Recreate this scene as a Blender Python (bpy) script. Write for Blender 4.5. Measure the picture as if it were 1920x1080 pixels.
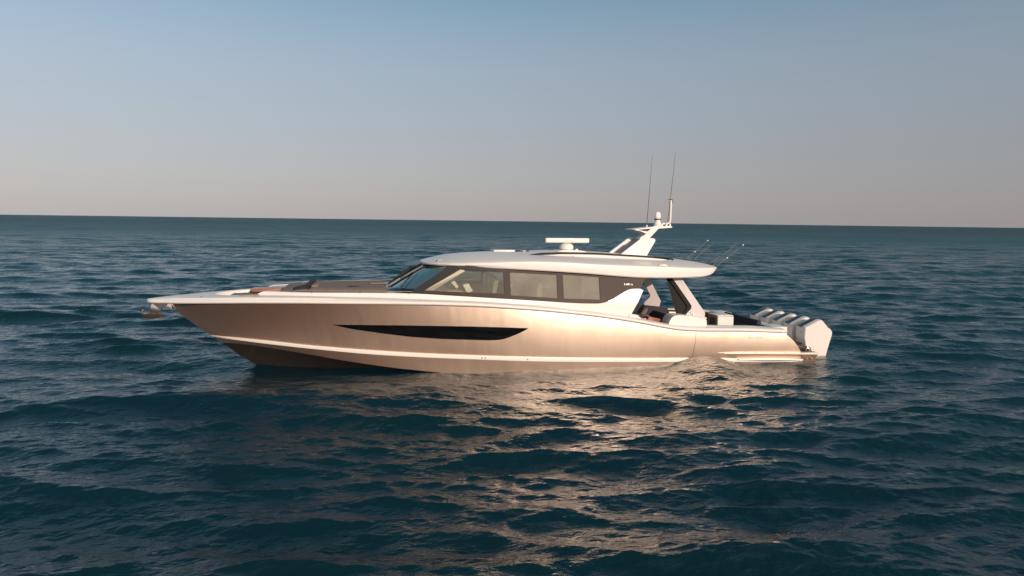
import bpy, bmesh, math, random
import numpy as np
from mathutils import Vector, Matrix
from mathutils.bvhtree import BVHTree

random.seed(7)
scene = bpy.context.scene
for o in list(bpy.data.objects):
    bpy.data.objects.remove(o)

# ------------------------------------------------------------------ camera
CAM = Vector((5.949, -20.437, 4.156))
YAW, PITCH, ROLL = 0.210, math.radians(5.60), math.radians(0.746)
fw = Vector((math.sin(YAW)*math.cos(PITCH), math.cos(YAW)*math.cos(PITCH), -math.sin(PITCH)))
rt = Vector((math.cos(YAW), -math.sin(YAW), 0))
up = rt.cross(fw)
cx_ = rt*math.cos(ROLL) + up*math.sin(ROLL)
cy_ = up*math.cos(ROLL) - rt*math.sin(ROLL)
cam_d = bpy.data.cameras.new('camera')
cam_d.sensor_width = 36; cam_d.lens = 24
cam_d.clip_start = 0.1; cam_d.clip_end = 60000
cam = bpy.data.objects.new('camera', cam_d)
scene.collection.objects.link(cam)
M = Matrix.Identity(4)
for i in range(3):
    M[i][0] = cx_[i]; M[i][1] = cy_[i]; M[i][2] = -fw[i]; M[i][3] = CAM[i]
cam.matrix_world = M
scene.camera = cam

# ------------------------------------------------------------------ sky and sun
SUN_AZ = math.radians(20)      # from straight abeam (port) towards the stern
SUN_EL = math.radians(16)
sdir = Vector((math.sin(SUN_AZ)*math.cos(SUN_EL), -math.cos(SUN_AZ)*math.cos(SUN_EL), math.sin(SUN_EL)))
w = bpy.data.worlds.new('World'); scene.world = w
w.use_nodes = True
nt = w.node_tree; nt.nodes.clear()
out = nt.nodes.new('ShaderNodeOutputWorld'); bg = nt.nodes.new('ShaderNodeBackground')
sky = nt.nodes.new('ShaderNodeTexSky'); sky.sky_type = 'NISHITA'; sky.sun_disc = False
sky.sun_elevation = SUN_EL; sky.sun_rotation = math.pi - SUN_AZ
sky.air_density = 1.0; sky.dust_density = 1.5; sky.ozone_density = 2.0
bg.inputs['Strength'].default_value = 0.10
# low mauve haze band round the horizon, clearing to blue with elevation
geo = nt.nodes.new('ShaderNodeTexCoord'); sep = nt.nodes.new('ShaderNodeSeparateXYZ')
nt.links.new(geo.outputs['Generated'], sep.inputs[0])
ramp = nt.nodes.new('ShaderNodeValToRGB')
ramp.color_ramp.interpolation = 'B_SPLINE'
SKYR = [(0.0, (4.50, 4.12, 4.10)), (0.06, (4.42, 4.22, 4.32)), (0.14, (4.0, 4.40, 4.85)), (0.24, (3.6, 4.45, 5.45)),
        (0.36, (0.95, 2.95, 4.2)), (0.6, (0.40, 1.65, 2.45)), (1.0, (1.3, 1.55, 1.7))]
cr = ramp.color_ramp
while len(cr.elements) < len(SKYR): cr.elements.new(0.5)
for e, (p, c) in zip(cr.elements, SKYR):
    e.position = p; e.color = (c[0]/6, c[1]/6, c[2]/6, 1)
nt.links.new(sep.outputs['Z'], ramp.inputs[0])
mul = nt.nodes.new('ShaderNodeVectorMath'); mul.operation = 'SCALE'; mul.inputs['Scale'].default_value = 6.0
nt.links.new(ramp.outputs[0], mul.inputs[0])
mix = nt.nodes.new('ShaderNodeMix'); mix.data_type = 'RGBA'; mix.inputs[0].default_value = 0.85
nt.links.new(sky.outputs[0], mix.inputs[6]); nt.links.new(mul.outputs[0], mix.inputs[7])
# brighter towards the west-northwest, dimmer towards the stern side
az = nt.nodes.new('ShaderNodeMapRange'); az.clamp = True
az.inputs['From Min'].default_value = -1; az.inputs['From Max'].default_value = 1
az.inputs['To Min'].default_value = 1.40; az.inputs['To Max'].default_value = 0.72
nt.links.new(sep.outputs['X'], az.inputs[0])
sc1 = nt.nodes.new('ShaderNodeVectorMath'); sc1.operation = 'SCALE'
nt.links.new(mix.outputs[2], sc1.inputs[0]); nt.links.new(az.outputs[0], sc1.inputs['Scale'])
# warm glow of the low sun's half of the sky
dt = nt.nodes.new('ShaderNodeVectorMath'); dt.operation = 'DOT_PRODUCT'; dt.inputs[1].default_value = tuple(sdir)
nt.links.new(geo.outputs['Generated'], dt.inputs[0])
mx0 = nt.nodes.new('ShaderNodeMath'); mx0.operation = 'MAXIMUM'; mx0.inputs[1].default_value = 0; nt.links.new(dt.outputs['Value'], mx0.inputs[0])
pw = nt.nodes.new('ShaderNodeMath'); pw.operation = 'POWER'; pw.inputs[1].default_value = 2.5; nt.links.new(mx0.outputs[0], pw.inputs[0])
gw = nt.nodes.new('ShaderNodeVectorMath'); gw.operation = 'SCALE'; gw.inputs[0].default_value = (8.0, 5.4, 3.3); nt.links.new(pw.outputs[0], gw.inputs['Scale'])
ad = nt.nodes.new('ShaderNodeVectorMath'); ad.operation = 'ADD'; nt.links.new(sc1.outputs[0], ad.inputs[0]); nt.links.new(gw.outputs[0], ad.inputs[1])
nt.links.new(ad.outputs[0], bg.inputs[0]); nt.links.new(bg.outputs[0], out.inputs[0])

sun_d = bpy.data.lights.new('sun', 'SUN'); sun_d.energy = 4.15; sun_d.angle = math.radians(0.5)
sun_d.color = (1.0, 0.815, 0.675)
sun = bpy.data.objects.new('sun', sun_d); scene.collection.objects.link(sun)
sun.rotation_euler = sdir.to_track_quat('Z', 'Y').to_euler()
sun.location = (10, -30, 20)

scene.view_settings.view_transform = 'Standard'; scene.view_settings.look = 'None'
scene.view_settings.exposure = 0; scene.view_settings.gamma = 1

# ------------------------------------------------------------------ helpers
C = scene.collection
EMPTY_LOC = {}

def interp(tab):
    """smooth monotone cubic through (x, value) points"""
    xs = np.array([t[0] for t in tab], float); ys = np.array([t[1] for t in tab], float)
    d = np.diff(ys)/np.diff(xs); m = np.zeros(len(xs))
    m[0] = d[0]; m[-1] = d[-1]
    for i in range(1, len(xs)-1):
        m[i] = 0 if d[i-1]*d[i] <= 0 else 2*d[i-1]*d[i]/(d[i-1]+d[i])
    def f(x):
        x = min(max(x, xs[0]), xs[-1]); i = min(max(int(np.searchsorted(xs, x))-1, 0), len(xs)-2)
        h = xs[i+1]-xs[i]; t = (x-xs[i])/h
        return float((2*t**3-3*t*t+1)*ys[i]+(t**3-2*t*t+t)*h*m[i]+(-2*t**3+3*t*t)*ys[i+1]+(t**3-t*t)*h*m[i+1])
    return f

def obj(name, verts, faces, mat, parent=None, angle=35, label=None):
    me = bpy.data.meshes.new(name)
    me.from_pydata([tuple(map(float, v)) for v in verts], [], faces)
    bm = bmesh.new(); bm.from_mesh(me)
    bmesh.ops.remove_doubles(bm, verts=bm.verts, dist=1e-5)
    bmesh.ops.recalc_face_normals(bm, faces=bm.faces)
    bm.to_mesh(me); bm.free()
    return finish(name, me, mat, parent, angle, label)

def finish(name, me, mat, parent, angle=35, label=None):
    me.materials.clear(); me.materials.append(mat)
    me.shade_smooth()
    me.set_sharp_from_angle(angle=math.radians(angle))
    o = bpy.data.objects.new(name, me); C.objects.link(o)
    if parent is not None:
        o.parent = parent
        if parent.name in EMPTY_LOC:
            o.matrix_parent_inverse = Matrix.Translation(-EMPTY_LOC[parent.name])
    if label: o['label'] = label
    return o

class MB:
    """collects shapes, links them as one mesh"""
    def __init__(s): s.v = []; s.f = []
    def add(s, v, f):
        n = len(s.v); s.v += [tuple(p) for p in v]; s.f += [tuple(i+n for i in q) for q in f]; return s
    def box(s, x0, x1, y0, y1, z0, z1, bev=0.0, seg=2):
        bm = bmesh.new(); bmesh.ops.create_cube(bm, size=1)
        for v in bm.verts:
            v.co = Vector(((x0+x1)/2+v.co.x*(x1-x0), (y0+y1)/2+v.co.y*(y1-y0), (z0+z1)/2+v.co.z*(z1-z0)))
        if bev: bmesh.ops.bevel(bm, geom=bm.edges[:], offset=bev, segments=seg, affect='EDGES', profile=0.5)
        return s.bm(bm)
    def bm(s, bm):
        bm.verts.index_update()
        s.add([v.co[:] for v in bm.verts], [[v.index for v in f.verts] for f in bm.faces]); bm.free(); return s
    def tube(s, pts, r, n=8, cap=True):
        pts = [Vector(p) for p in pts]; rs = r if isinstance(r, (list, tuple)) else [r]*len(pts)
        vs = []; fs = []
        ref = Vector((0, 0, 1))
        d0 = (pts[1]-pts[0]).normalized()
        if abs(d0.dot(ref)) > 0.9: ref = Vector((0, 1, 0))
        for i, p in enumerate(pts):
            d = (pts[min(i+1, len(pts)-1)]-pts[max(i-1, 0)]).normalized()
            a = d.cross(ref).normalized(); b = a.cross(d)
            for k in range(n):
                t = 2*math.pi*k/n; vs.append(p+(a*math.cos(t)+b*math.sin(t))*rs[i])
        for i in range(len(pts)-1):
            for k in range(n):
                fs.append((i*n+k, i*n+(k+1) % n, (i+1)*n+(k+1) % n, (i+1)*n+k))
        if cap: fs.append(tuple(range(n))); fs.append(tuple((len(pts)-1)*n+k for k in range(n)))
        return s.add(vs, fs)
    def lathe(s, prof, c, n=24, axis='z'):
        vs = []; fs = []
        for r, h in prof:
            for k in range(n):
                t = 2*math.pi*k/n
                p = (r*math.cos(t), r*math.sin(t), h) if axis == 'z' else ((h, r*math.cos(t), r*math.sin(t)) if axis == 'x' else (r*math.cos(t), h, r*math.sin(t)))
                vs.append((c[0]+p[0], c[1]+p[1], c[2]+p[2]))
        for i in range(len(prof)-1):
            for k in range(n):
                fs.append((i*n+k, i*n+(k+1) % n, (i+1)*n+(k+1) % n, (i+1)*n+k))
        fs.append(tuple(range(n))); fs.append(tuple((len(prof)-1)*n+k for k in range(n)))
        return s.add(vs, fs)
    def plate(s, poly, ya, yb, rnd=0.0, bev=0.0):
        """polygon in (x,z), spanning y = ya(x,z)..yb(x,z)"""
        fa = ya if callable(ya) else (lambda x, z: ya); fb = yb if callable(yb) else (lambda x, z: yb)
        p = roundpoly(poly, rnd) if rnd else poly
        bm = bmesh.new()
        A = [bm.verts.new((x, fa(x, z), z)) for x, z in p]; B_ = [bm.verts.new((x, fb(x, z), z)) for x, z in p]
        n = len(p)
        f1 = bm.faces.new(A); f2 = bm.faces.new(B_[::-1])
        for i in range(n): bm.faces.new((A[i], B_[i], B_[(i+1) % n], A[(i+1) % n]))
        if bev:
            ed = list(f1.edges)+list(f2.edges)
            bmesh.ops.bevel(bm, geom=ed, offset=bev, segments=2, affect='EDGES', profile=0.5)
        bmesh.ops.triangulate(bm, faces=[f for f in bm.faces if len(f.verts) > 4])
        return s.bm(bm)
    def grid(s, rows, closed=False):
        n = len(rows[0]); vs = [p for r in rows for p in r]; fs = []
        for i in range(len(rows)-1):
            for k in range(n-1 if not closed else n):
                fs.append((i*n+k, i*n+(k+1) % n, (i+1)*n+(k+1) % n, (i+1)*n+k))
        return s.add(vs, fs)
    def build(s, name, mat, parent=None, angle=35, label=None):
        return obj(name, s.v, s.f, mat, parent, angle, label)

def roundpoly(poly, r, seg=5):
    out_ = []; n = len(poly)
    for i in range(n):
        p = Vector(poly[i]); a = Vector(poly[i-1])-p; b = Vector(poly[(i+1) % n])-p
        rr = min(r, a.length*0.45, b.length*0.45)
        a.normalize(); b.normalize()
        s0 = p+a*rr; s1 = p+b*rr
        for k in range(seg+1):
            t = k/seg; out_.append(tuple(s0*(1-t)**2+p*2*t*(1-t)+s1*t*t))
    return out_

def resample(pl, n):
    pl = [np.array(p, float) for p in pl]
    d = [0]
    for i in range(len(pl)-1): d.append(d[-1]+np.linalg.norm(pl[i+1]-pl[i]))
    d = np.array(d); t = np.linspace(0, d[-1], n)
    return [tuple(np.interp(t, d, [p[k] for p in pl])[i] for k in range(len(pl[0]))) for i in range(n)]

def ruled(mb, top, bot, yf, sgn, th, n=40, m=6):
    """solid shell between two (x,z) curves laid on the surface y = sgn*yf(x,z)"""
    T = resample(top, n); B_ = resample(bot, n)
    O = []; I = []
    for i in range(n):
        ro = []; ri = []
        for k in range(m+1):
            f = k/m; x = B_[i][0]*(1-f)+T[i][0]*f; z = B_[i][1]*(1-f)+T[i][1]*f
            y = yf(x, z); ro.append((x, sgn*y, z)); ri.append((x, sgn*(y-th), z))
        O.append(ro); I.append(ri)
    ring = [o+i[::-1] for o, i in zip(O, I)]
    mb.grid(ring, closed=True)
    k = len(ring[0]); h = m+1
    for r in (ring[0], ring[-1]):
        mb.add(r, [(j, j+1, k-2-j, k-1-j) for j in range(h-1)])
    return mb

def empty(name, loc, label, cat, group=None):
    o = bpy.data.objects.new(name, None); C.objects.link(o); o.location = loc
    o.empty_display_size = 0.3
    EMPTY_LOC[o.name] = Vector(loc)
    o['label'] = label; o['category'] = cat
    if group: o['group'] = group
    return o

def text_mesh(name, txt, size, mat, parent, origin, xdir, ydir, depth=0.002, spacing=1.0, label=None):
    cu = bpy.data.curves.new('t', 'FONT'); cu.body = txt; cu.size = size; cu.extrude = depth
    cu.align_x = 'CENTER'; cu.align_y = 'CENTER'; cu.space_character = spacing
    to = bpy.data.objects.new('t', cu); C.objects.link(to)
    bpy.context.view_layer.update()
    dg = bpy.context.evaluated_depsgraph_get()
    me = bpy.data.meshes.new_from_object(to.evaluated_get(dg))
    bpy.data.objects.remove(to); bpy.data.curves.remove(cu)
    xd = Vector(xdir).normalized(); yd = Vector(ydir).normalized(); zd = xd.cross(yd)
    mt = Matrix.Identity(4)
    for i in range(3): mt[i][0] = xd[i]; mt[i][1] = yd[i]; mt[i][2] = zd[i]; mt[i][3] = origin[i]
    me.transform(mt); me.name = name
    return finish(name, me, mat, parent, 30, label)

# ------------------------------------------------------------------ materials
def mat(name, col, rough=0.4, metal=0.0, coat=0.0, coat_r=0.03, spec=0.5, noise=0.0, nscale=3.0, bump=0.0, bscale=40.0, col2=None):
    m = bpy.data.materials.new(name); m.use_nodes = True
    t = m.node_tree; b = t.nodes['Principled BSDF']
    b.inputs['Base Color'].default_value = (*col, 1); b.inputs['Roughness'].default_value = rough
    b.inputs['Metallic'].default_value = metal; b.inputs['Coat Weight'].default_value = coat
    b.inputs['Coat Roughness'].default_value = coat_r; b.inputs['Specular IOR Level'].default_value = spec
    tc = t.nodes.new('ShaderNodeTexCoord')
    if noise or col2:
        nz = t.nodes.new('ShaderNodeTexNoise'); nz.inputs['Scale'].default_value = nscale; nz.inputs['Detail'].default_value = 5
        t.links.new(tc.outputs['Object'], nz.inputs['Vector'])
        rp = t.nodes.new('ShaderNodeValToRGB'); rp.color_ramp.elements[0].position = 0.3; rp.color_ramp.elements[1].position = 0.7
        c2 = col2 or tuple(c*(1-noise) for c in col)
        rp.color_ramp.elements[0].color = (*c2, 1); rp.color_ramp.elements[1].color = (*col, 1)
        t.links.new(nz.outputs['Fac'], rp.inputs[0]); t.links.new(rp.outputs[0], b.inputs['Base Color'])
    if bump:
        n2 = t.nodes.new('ShaderNodeTexNoise'); n2.inputs['Scale'].default_value = bscale; n2.inputs['Detail'].default_value = 4
        t.links.new(tc.outputs['Object'], n2.inputs['Vector'])
        bp = t.nodes.new('ShaderNodeBump'); bp.inputs['Strength'].default_value = bump; bp.inputs['Distance'].default_value = 0.01
        t.links.new(n2.outputs['Fac'], bp.inputs['Height']); t.links.new(bp.outputs[0], b.inputs['Normal'])
    return m

MAT = {}
MAT['champagne'] = mat('champagne_metallic_paint', (0.40, 0.11, 0.02), rough=0.5, coat=1.0, coat_r=0.02)
def flake(m, fac, col, r_):
    t = m.node_tree; b = t.nodes['Principled BSDF']; o = t.nodes['Material Output']
    g = t.nodes.new('ShaderNodeBsdfGlossy'); g.inputs['Roughness'].default_value = r_; g.inputs['Color'].default_value = (*col, 1)
    mx = t.nodes.new('ShaderNodeMixShader'); mx.inputs[0].default_value = fac
    tc = t.nodes.new('ShaderNodeTexCoord'); mp = t.nodes.new('ShaderNodeMapping'); mp.inputs['Scale'].default_value = (1, 1, .28)
    nz = t.nodes.new('ShaderNodeTexNoise'); nz.inputs['Scale'].default_value = 1.7; nz.inputs['Detail'].default_value = 2
    bp = t.nodes.new('ShaderNodeBump'); bp.inputs['Strength'].default_value = 1; bp.inputs['Distance'].default_value = 0.024
    t.links.new(tc.outputs['Object'], mp.inputs[0]); t.links.new(mp.outputs[0], nz.inputs[0]); t.links.new(nz.outputs['Fac'], bp.inputs['Height'])
    t.links.new(bp.outputs[0], g.inputs['Normal'])
    t.links.new(b.outputs[0], mx.inputs[1]); t.links.new(g.outputs[0], mx.inputs[2]); t.links.new(mx.outputs[0], o.inputs[0])
flake(MAT['champagne'], 0.86, (1.0, 0.835, 0.695), 0.435)
MAT['white'] = mat('white_gelcoat', (0.70, 0.66, 0.63), rough=0.40, coat=0.25, coat_r=0.08, noise=0.03, nscale=1.2)
MAT['trim_white'] = mat('cream_white_trim', (0.70, 0.66, 0.62), rough=0.35, coat=0.3)
MAT['bottom'] = mat('dark_antifouling_paint', (0.030, 0.023, 0.021), rough=0.55, noise=0.35, nscale=4)
MAT['black_gloss'] = mat('black_gloss_panel', (0.008, 0.007, 0.007), rough=0.22, coat=0.2)
MAT['matte_black'] = mat('matte_black_edging', (0.010, 0.008, 0.008), rough=0.7, spec=0.2)
MAT['slit'] = mat('black_hull_glass', (0.003, 0.003, 0.004), rough=0.03, spec=0.6, coat=0.6)
MAT['bronze'] = mat('bronze_glass_surround', (0.036, 0.022, 0.018), rough=0.5, spec=0.2, coat=0.0, noise=0.06)
MAT['taupe'] = mat('taupe_cushion_fabric', (0.185, 0.135, 0.115), rough=0.85, bump=0.4, bscale=60, noise=0.12, nscale=6)
MAT['dark_fabric'] = mat('dark_navy_fabric', (0.016, 0.018, 0.026), rough=0.8, bump=0.5, bscale=50)
MAT['grey_fabric'] = mat('grey_cushion_fabric', (0.20, 0.17, 0.17), rough=0.85, bump=0.4, bscale=50)
MAT['steel'] = mat('polished_stainless', (0.62, 0.58, 0.55), rough=0.16, metal=1.0)
MAT['copper_steel'] = mat('bronzed_anchor_steel', (0.45, 0.30, 0.24), rough=0.28, metal=0.8)
MAT['wood'] = mat('varnished_teak', (0.30, 0.085, 0.035), rough=0.35, coat=0.4, noise=0.35, nscale=12)
MAT['teak'] = mat('weathered_teak_deck', (0.22, 0.13, 0.08), rough=0.7, noise=0.25, nscale=9)
MAT['silver'] = mat('silver_grey_paint', (0.47, 0.43, 0.43), rough=0.55, coat=0.1)
MAT['shaded_white'] = mat('shaded_white_mast_panel', (0.30, 0.24, 0.22), rough=0.6)  # shade on the white forward face of the mast, put into the base colour
MAT['seam'] = mat('dark_sealant_seam', (0.10, 0.07, 0.05), rough=0.8)
MAT['navy'] = mat('navy_engine_panel', (0.02, 0.018, 0.028), rough=0.3, coat=0.6)
MAT['engine_white'] = mat('white_engine_paint', (0.66, 0.63, 0.61), rough=0.25, coat=0.8, noise=0.02)
MAT['lens'] = mat('white_lamp_lens', (0.85, 0.8, 0.74), rough=0.1, coat=1.0)
MAT['letter'] = mat('silver_lettering', (0.42, 0.38, 0.36), rough=0.3, metal=0.3)
MAT['grey_letter'] = mat('pale_grey_lettering', (0.42, 0.38, 0.36), rough=0.4)
MAT['rod'] = mat('grey_green_rod_blank', (0.15, 0.17, 0.17), rough=0.3, coat=0.8)
MAT['dark_metal'] = mat('black_rubber_fitting', (0.02, 0.02, 0.022), rough=0.5)
MAT['beige'] = mat('beige_interior_lining', (0.50, 0.44, 0.35), rough=0.7, noise=0.05)
MAT['bright_white'] = mat('bright_white_vinyl', (0.85, 0.82, 0.76), rough=0.5)
MAT['floor'] = mat('walnut_cabin_sole', (0.10, 0.06, 0.04), rough=0.5, noise=0.2)

def glass(name, tint, film, film_col, refl=(1, 1, 1), ior=1.5):
    m = bpy.data.materials.new(name); m.use_nodes = True
    t = m.node_tree; t.nodes.clear()
    o = t.nodes.new('ShaderNodeOutputMaterial'); tr = t.nodes.new('ShaderNodeBsdfTransparent'); tr.inputs[0].default_value = (*tint, 1)
    gl = t.nodes.new('ShaderNodeBsdfGlossy'); gl.inputs['Roughness'].default_value = 0.02; gl.inputs['Color'].default_value = (*refl, 1)
    df = t.nodes.new('ShaderNodeBsdfDiffuse'); df.inputs[0].default_value = (*film_col, 1)
    lw = t.nodes.new('ShaderNodeFresnel'); lw.inputs[0].default_value = ior
    tc = t.nodes.new('ShaderNodeTexCoord'); nz = t.nodes.new('ShaderNodeTexNoise'); nz.inputs['Scale'].default_value = 0.9; nz.inputs['Detail'].default_value = 3
    t.links.new(tc.outputs['Object'], nz.inputs[0])
    mr = t.nodes.new('ShaderNodeMapRange'); mr.inputs['From Min'].default_value = 0.3; mr.inputs['From Max'].default_value = 0.7
    mr.inputs['To Min'].default_value = film*0.7; mr.inputs['To Max'].default_value = film*1.3
    t.links.new(nz.outputs['Fac'], mr.inputs[0])
    m1 = t.nodes.new('ShaderNodeMixShader'); m2 = t.nodes.new('ShaderNodeMixShader')
    t.links.new(mr.outputs[0], m1.inputs[0]); t.links.new(tr.outputs[0], m1.inputs[1]); t.links.new(df.outputs[0], m1.inputs[2])
    t.links.new(lw.outputs[0], m2.inputs[0]); t.links.new(m1.outputs[0], m2.inputs[1]); t.links.new(gl.outputs[0], m2.inputs[2])
    t.links.new(m2.outputs[0], o.inputs[0])
    return m
MAT['glass'] = glass('tinted_cabin_glass', (0.72, 0.72, 0.67), 0.28, (0.47, 0.43, 0.37), ior=1.45)
MAT['front_glass'] = glass('clear_side_glass', (0.86, 0.88, 0.84), 0.10, (0.45, 0.41, 0.35), ior=1.45)
MAT['clear_glass'] = glass('clear_far_glass', (0.80, 0.86, 0.82), 0.03, (0.36, 0.31, 0.24), ior=1.4)
MAT['windshield'] = glass('blue_grey_windshield_glass', (0.36, 0.42, 0.42), 0.13, (0.34, 0.34, 0.34), refl=(0.62, 0.56, 0.50), ior=1.5)

# ------------------------------------------------------------------ water
def build_water():
    rng = np.random.default_rng(11)
    c0 = np.array([CAM.x, CAM.y])
    r = [0.35]
    while r[-1] < 22000:
        q = r[-1]
        k = 0.0038 if q < 200 else (0.0085 if q < 700 else 0.03)
        r.append(q + max(0.035, q*k))
    r = np.array(r)
    va = math.pi/2 - YAW                                  # azimuth of the view direction
    fine = np.arange(-0.82, 0.82, 0.0024)
    coarse = np.linspace(0.82, 2*math.pi-0.82, 300)
    th = np.concatenate([fine, coarse]) + va
    dth = np.where(np.arange(len(th)) < len(fine), 0.0024, 0.016)
    R, T = np.meshgrid(r, th, indexing='ij')
    X = (c0[0]+R*np.cos(T)).astype(np.float64); Y = (c0[1]+R*np.sin(T)).astype(np.float64)
    cell = np.maximum(np.gradient(r)[:, None], R*dth[None, :]*0.8).astype(np.float32)
    # keep the wave field the same on both sides of the fine/coarse seam: fade by ring spacing only
    cell = np.broadcast_to(np.gradient(r)[:, None], R.shape).astype(np.float32)
    DX = np.zeros_like(X); DY = np.zeros_like(X); DZ = np.zeros_like(X)
    N = 300
    lam = np.exp(rng.uniform(math.log(0.16), math.log(14.0), N)); lam.sort()
    main = math.radians(-98)
    for i, L in enumerate(lam):
        k = 2*math.pi/L
        spread = 0.24 if L > 0.7 else 0.42
        a = main + rng.normal(0, spread)
        # slope per component, low for very long waves and for ripples
        s = 0.0222*math.exp(-0.5*((math.log(L)-math.log(0.75))/1.15)**2)+0.0050
        A = s/k*rng.uniform(0.6, 1.4)
        ph = rng.uniform(0, 2*math.pi)
        lim = L/2.6
        rmax_i = int(np.searchsorted(np.gradient(r), lim)) if L < 15 else len(r)
        # fade factor on rings
        g = np.gradient(r); fade = np.clip((lim-g)/(lim*0.5), 0, 1)
        idx = np.nonzero(fade > 0)[0]
        if len(idx) == 0: continue
        n = idx[-1]+1
        arg = k*(X[:n]*math.cos(a)+Y[:n]*math.sin(a))+ph
        # slow amplitude modulation, so that no train of crests looks ruled
        wob = 0.7*np.sin(X[:n]*0.21/L**0.4+ph*3)*np.cos(Y[:n]*0.17/L**0.4-ph*2)
        arg = arg+wob
        # wave groups: each train swells and dies away over a few crests
        e1 = rng.uniform(0, 2*math.pi, 4); gl = k/rng.uniform(3.5, 8)
        a2 = a+rng.normal(0, 0.5)
        env = 1+0.6*np.sin(gl*(X[:n]*math.cos(a2)+Y[:n]*math.sin(a2))+e1[0])*np.sin(gl*0.6*(-X[:n]*math.sin(a2)+Y[:n]*math.cos(a2))+e1[1])
        f = fade[:n, None]*A*env
        cs = np.cos(arg)*f
        DZ[:n] += cs
        sn = np.sin(arg)*f*1.0
        DX[:n] -= sn*math.cos(a); DY[:n] -= sn*math.sin(a)
    # the boat flattens the chop right beside it
    hx_ = np.maximum(np.maximum(3.0-X, X-19.5), 0); hy_ = np.maximum(np.abs(Y)-2.1, 0)
    calm = 1-0.5*np.exp(-(hx_**2+hy_**2)/1.4**2)
    DX *= calm; DY *= calm; DZ *= calm
    # water slapping on the hull: a crest at the aft quarter, a hollow amidships
    for (hx, hy, hz, sx, sy) in HUMPS:
        DZ += hz*np.exp(-((X-hx)/sx)**2-((Y-hy)/sy)**2)
    # calm the swell right against the hull, where the boat lies in it
    P = np.stack([X+DX, Y+DY, DZ-0.0], -1).reshape(-1, 3).astype(np.float32)
    nr, ntn = R.shape
    i = np.arange(nr-1)[:, None]; j = np.arange(ntn)[None, :]; j2 = (j+1) % ntn
    F = np.stack([i*ntn+j, i*ntn+j2, (i+1)*ntn+j2, (i+1)*ntn+j], -1).reshape(-1, 4)[:, ::-1]
    F = F.astype(np.int32)
    nv = len(P)
    centre = np.array([[c0[0], c0[1], float(P[:ntn, 2].mean())]], np.float32)
    P = np.concatenate([P, centre])
    me = bpy.data.meshes.new('sea')
    jj = np.arange(ntn); tri = np.stack([np.full(ntn, nv), jj, (jj+1) % ntn], -1).astype(np.int32)
    me.vertices.add(len(P)); me.vertices.foreach_set('co', P.ravel())
    me.loops.add(F.size+tri.size)
    me.loops.foreach_set('vertex_index', np.concatenate([F.ravel(), tri.ravel()]))
    me.polygons.add(len(F)+len(tri))
    st = np.concatenate([np.arange(len(F))*4, len(F)*4+np.arange(len(tri))*3]).astype(np.int32)
    me.polygons.foreach_set('loop_start', st)
    me.update(calc_edges=True); me.validate()
    me.shade_smooth()
    o = bpy.data.objects.new('water', me); C.objects.link(o)
    o['kind'] = 'structure'
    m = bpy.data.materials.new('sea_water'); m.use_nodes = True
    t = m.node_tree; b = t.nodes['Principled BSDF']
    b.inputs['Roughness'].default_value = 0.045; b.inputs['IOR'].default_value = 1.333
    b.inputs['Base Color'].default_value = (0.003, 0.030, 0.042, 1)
    tc = t.nodes.new('ShaderNodeTexCoord')
    # body colour drifts between green-teal and blue
    nz = t.nodes.new('ShaderNodeTexNoise'); nz.inputs['Scale'].default_value = 0.12; nz.inputs['Detail'].default_value = 3
    t.links.new(tc.outputs['Object'], nz.inputs[0])
    rp = t.nodes.new('ShaderNodeValToRGB')
    rp.color_ramp.elements[0].position = 0.35; rp.color_ramp.elements[0].color = (0.0008, 0.017, 0.022, 1)
    rp.color_ramp.elements[1].position = 0.65; rp.color_ramp.elements[1].color = (0.0009, 0.015, 0.027, 1)
    t.links.new(nz.outputs['Fac'], rp.inputs[0]); t.links.new(rp.outputs[0], b.inputs['Base Color'])
    # ripples too small for the mesh, and chop on the far water
    def ntex(scale, detail, sx=1.0, sy=1.6, rot=0.25):
        mp = t.nodes.new('ShaderNodeMapping'); mp.inputs['Scale'].default_value = (sx, sy, 1); mp.inputs['Rotation'].default_value = (0, 0, rot)
        t.links.new(tc.outputs['Object'], mp.inputs[0])
        n = t.nodes.new('ShaderNodeTexNoise'); n.inputs['Scale'].default_value = scale; n.inputs['Detail'].default_value = detail
        t.links.new(mp.outputs[0], n.inputs[0]); return n
    n1 = ntex(5.0, 5); n2 = ntex(1.1, 4); n3 = ntex(0.33, 4)
    ln = t.nodes.new('ShaderNodeVectorMath'); ln.operation = 'LENGTH'; t.links.new(tc.outputs['Object'], ln.inputs[0])
    def rangef(a, b_, lo, hi):
        r_ = t.nodes.new('ShaderNodeMapRange'); r_.inputs['From Min'].default_value = a; r_.inputs['From Max'].default_value = b_
        r_.inputs['To Min'].default_value = lo; r_.inputs['To Max'].default_value = hi
        t.links.new(ln.outputs['Value'], r_.inputs[0]); return r_
    def bump(n, dist, strength, prev):
        bp = t.nodes.new('ShaderNodeBump'); bp.inputs['Distance'].default_value = dist
        if isinstance(strength, float): bp.inputs['Strength'].default_value = strength
        else: t.links.new(strength.outputs[0], bp.inputs['Strength'])
        t.links.new(n.outputs['Fac'], bp.inputs['Height'])
        if prev: t.links.new(prev.outputs[0], bp.inputs['Normal'])
        return bp
    t.links.new(rangef(20, 220, 0.03, 0.38).outputs[0], b.inputs['Roughness'])
    # blue-green sky reflection on the far water, put into the body colour by distance
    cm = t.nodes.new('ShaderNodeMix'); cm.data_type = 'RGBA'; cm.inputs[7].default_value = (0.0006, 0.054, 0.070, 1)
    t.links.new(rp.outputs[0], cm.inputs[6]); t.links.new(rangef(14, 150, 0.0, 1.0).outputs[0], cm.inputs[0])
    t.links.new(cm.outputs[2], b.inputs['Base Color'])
    b1 = bump(n1, 0.050, 0.9, None)
    b2 = bump(n2, 0.8, rangef(18, 130, 0.0, 1.0), b1)
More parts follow.
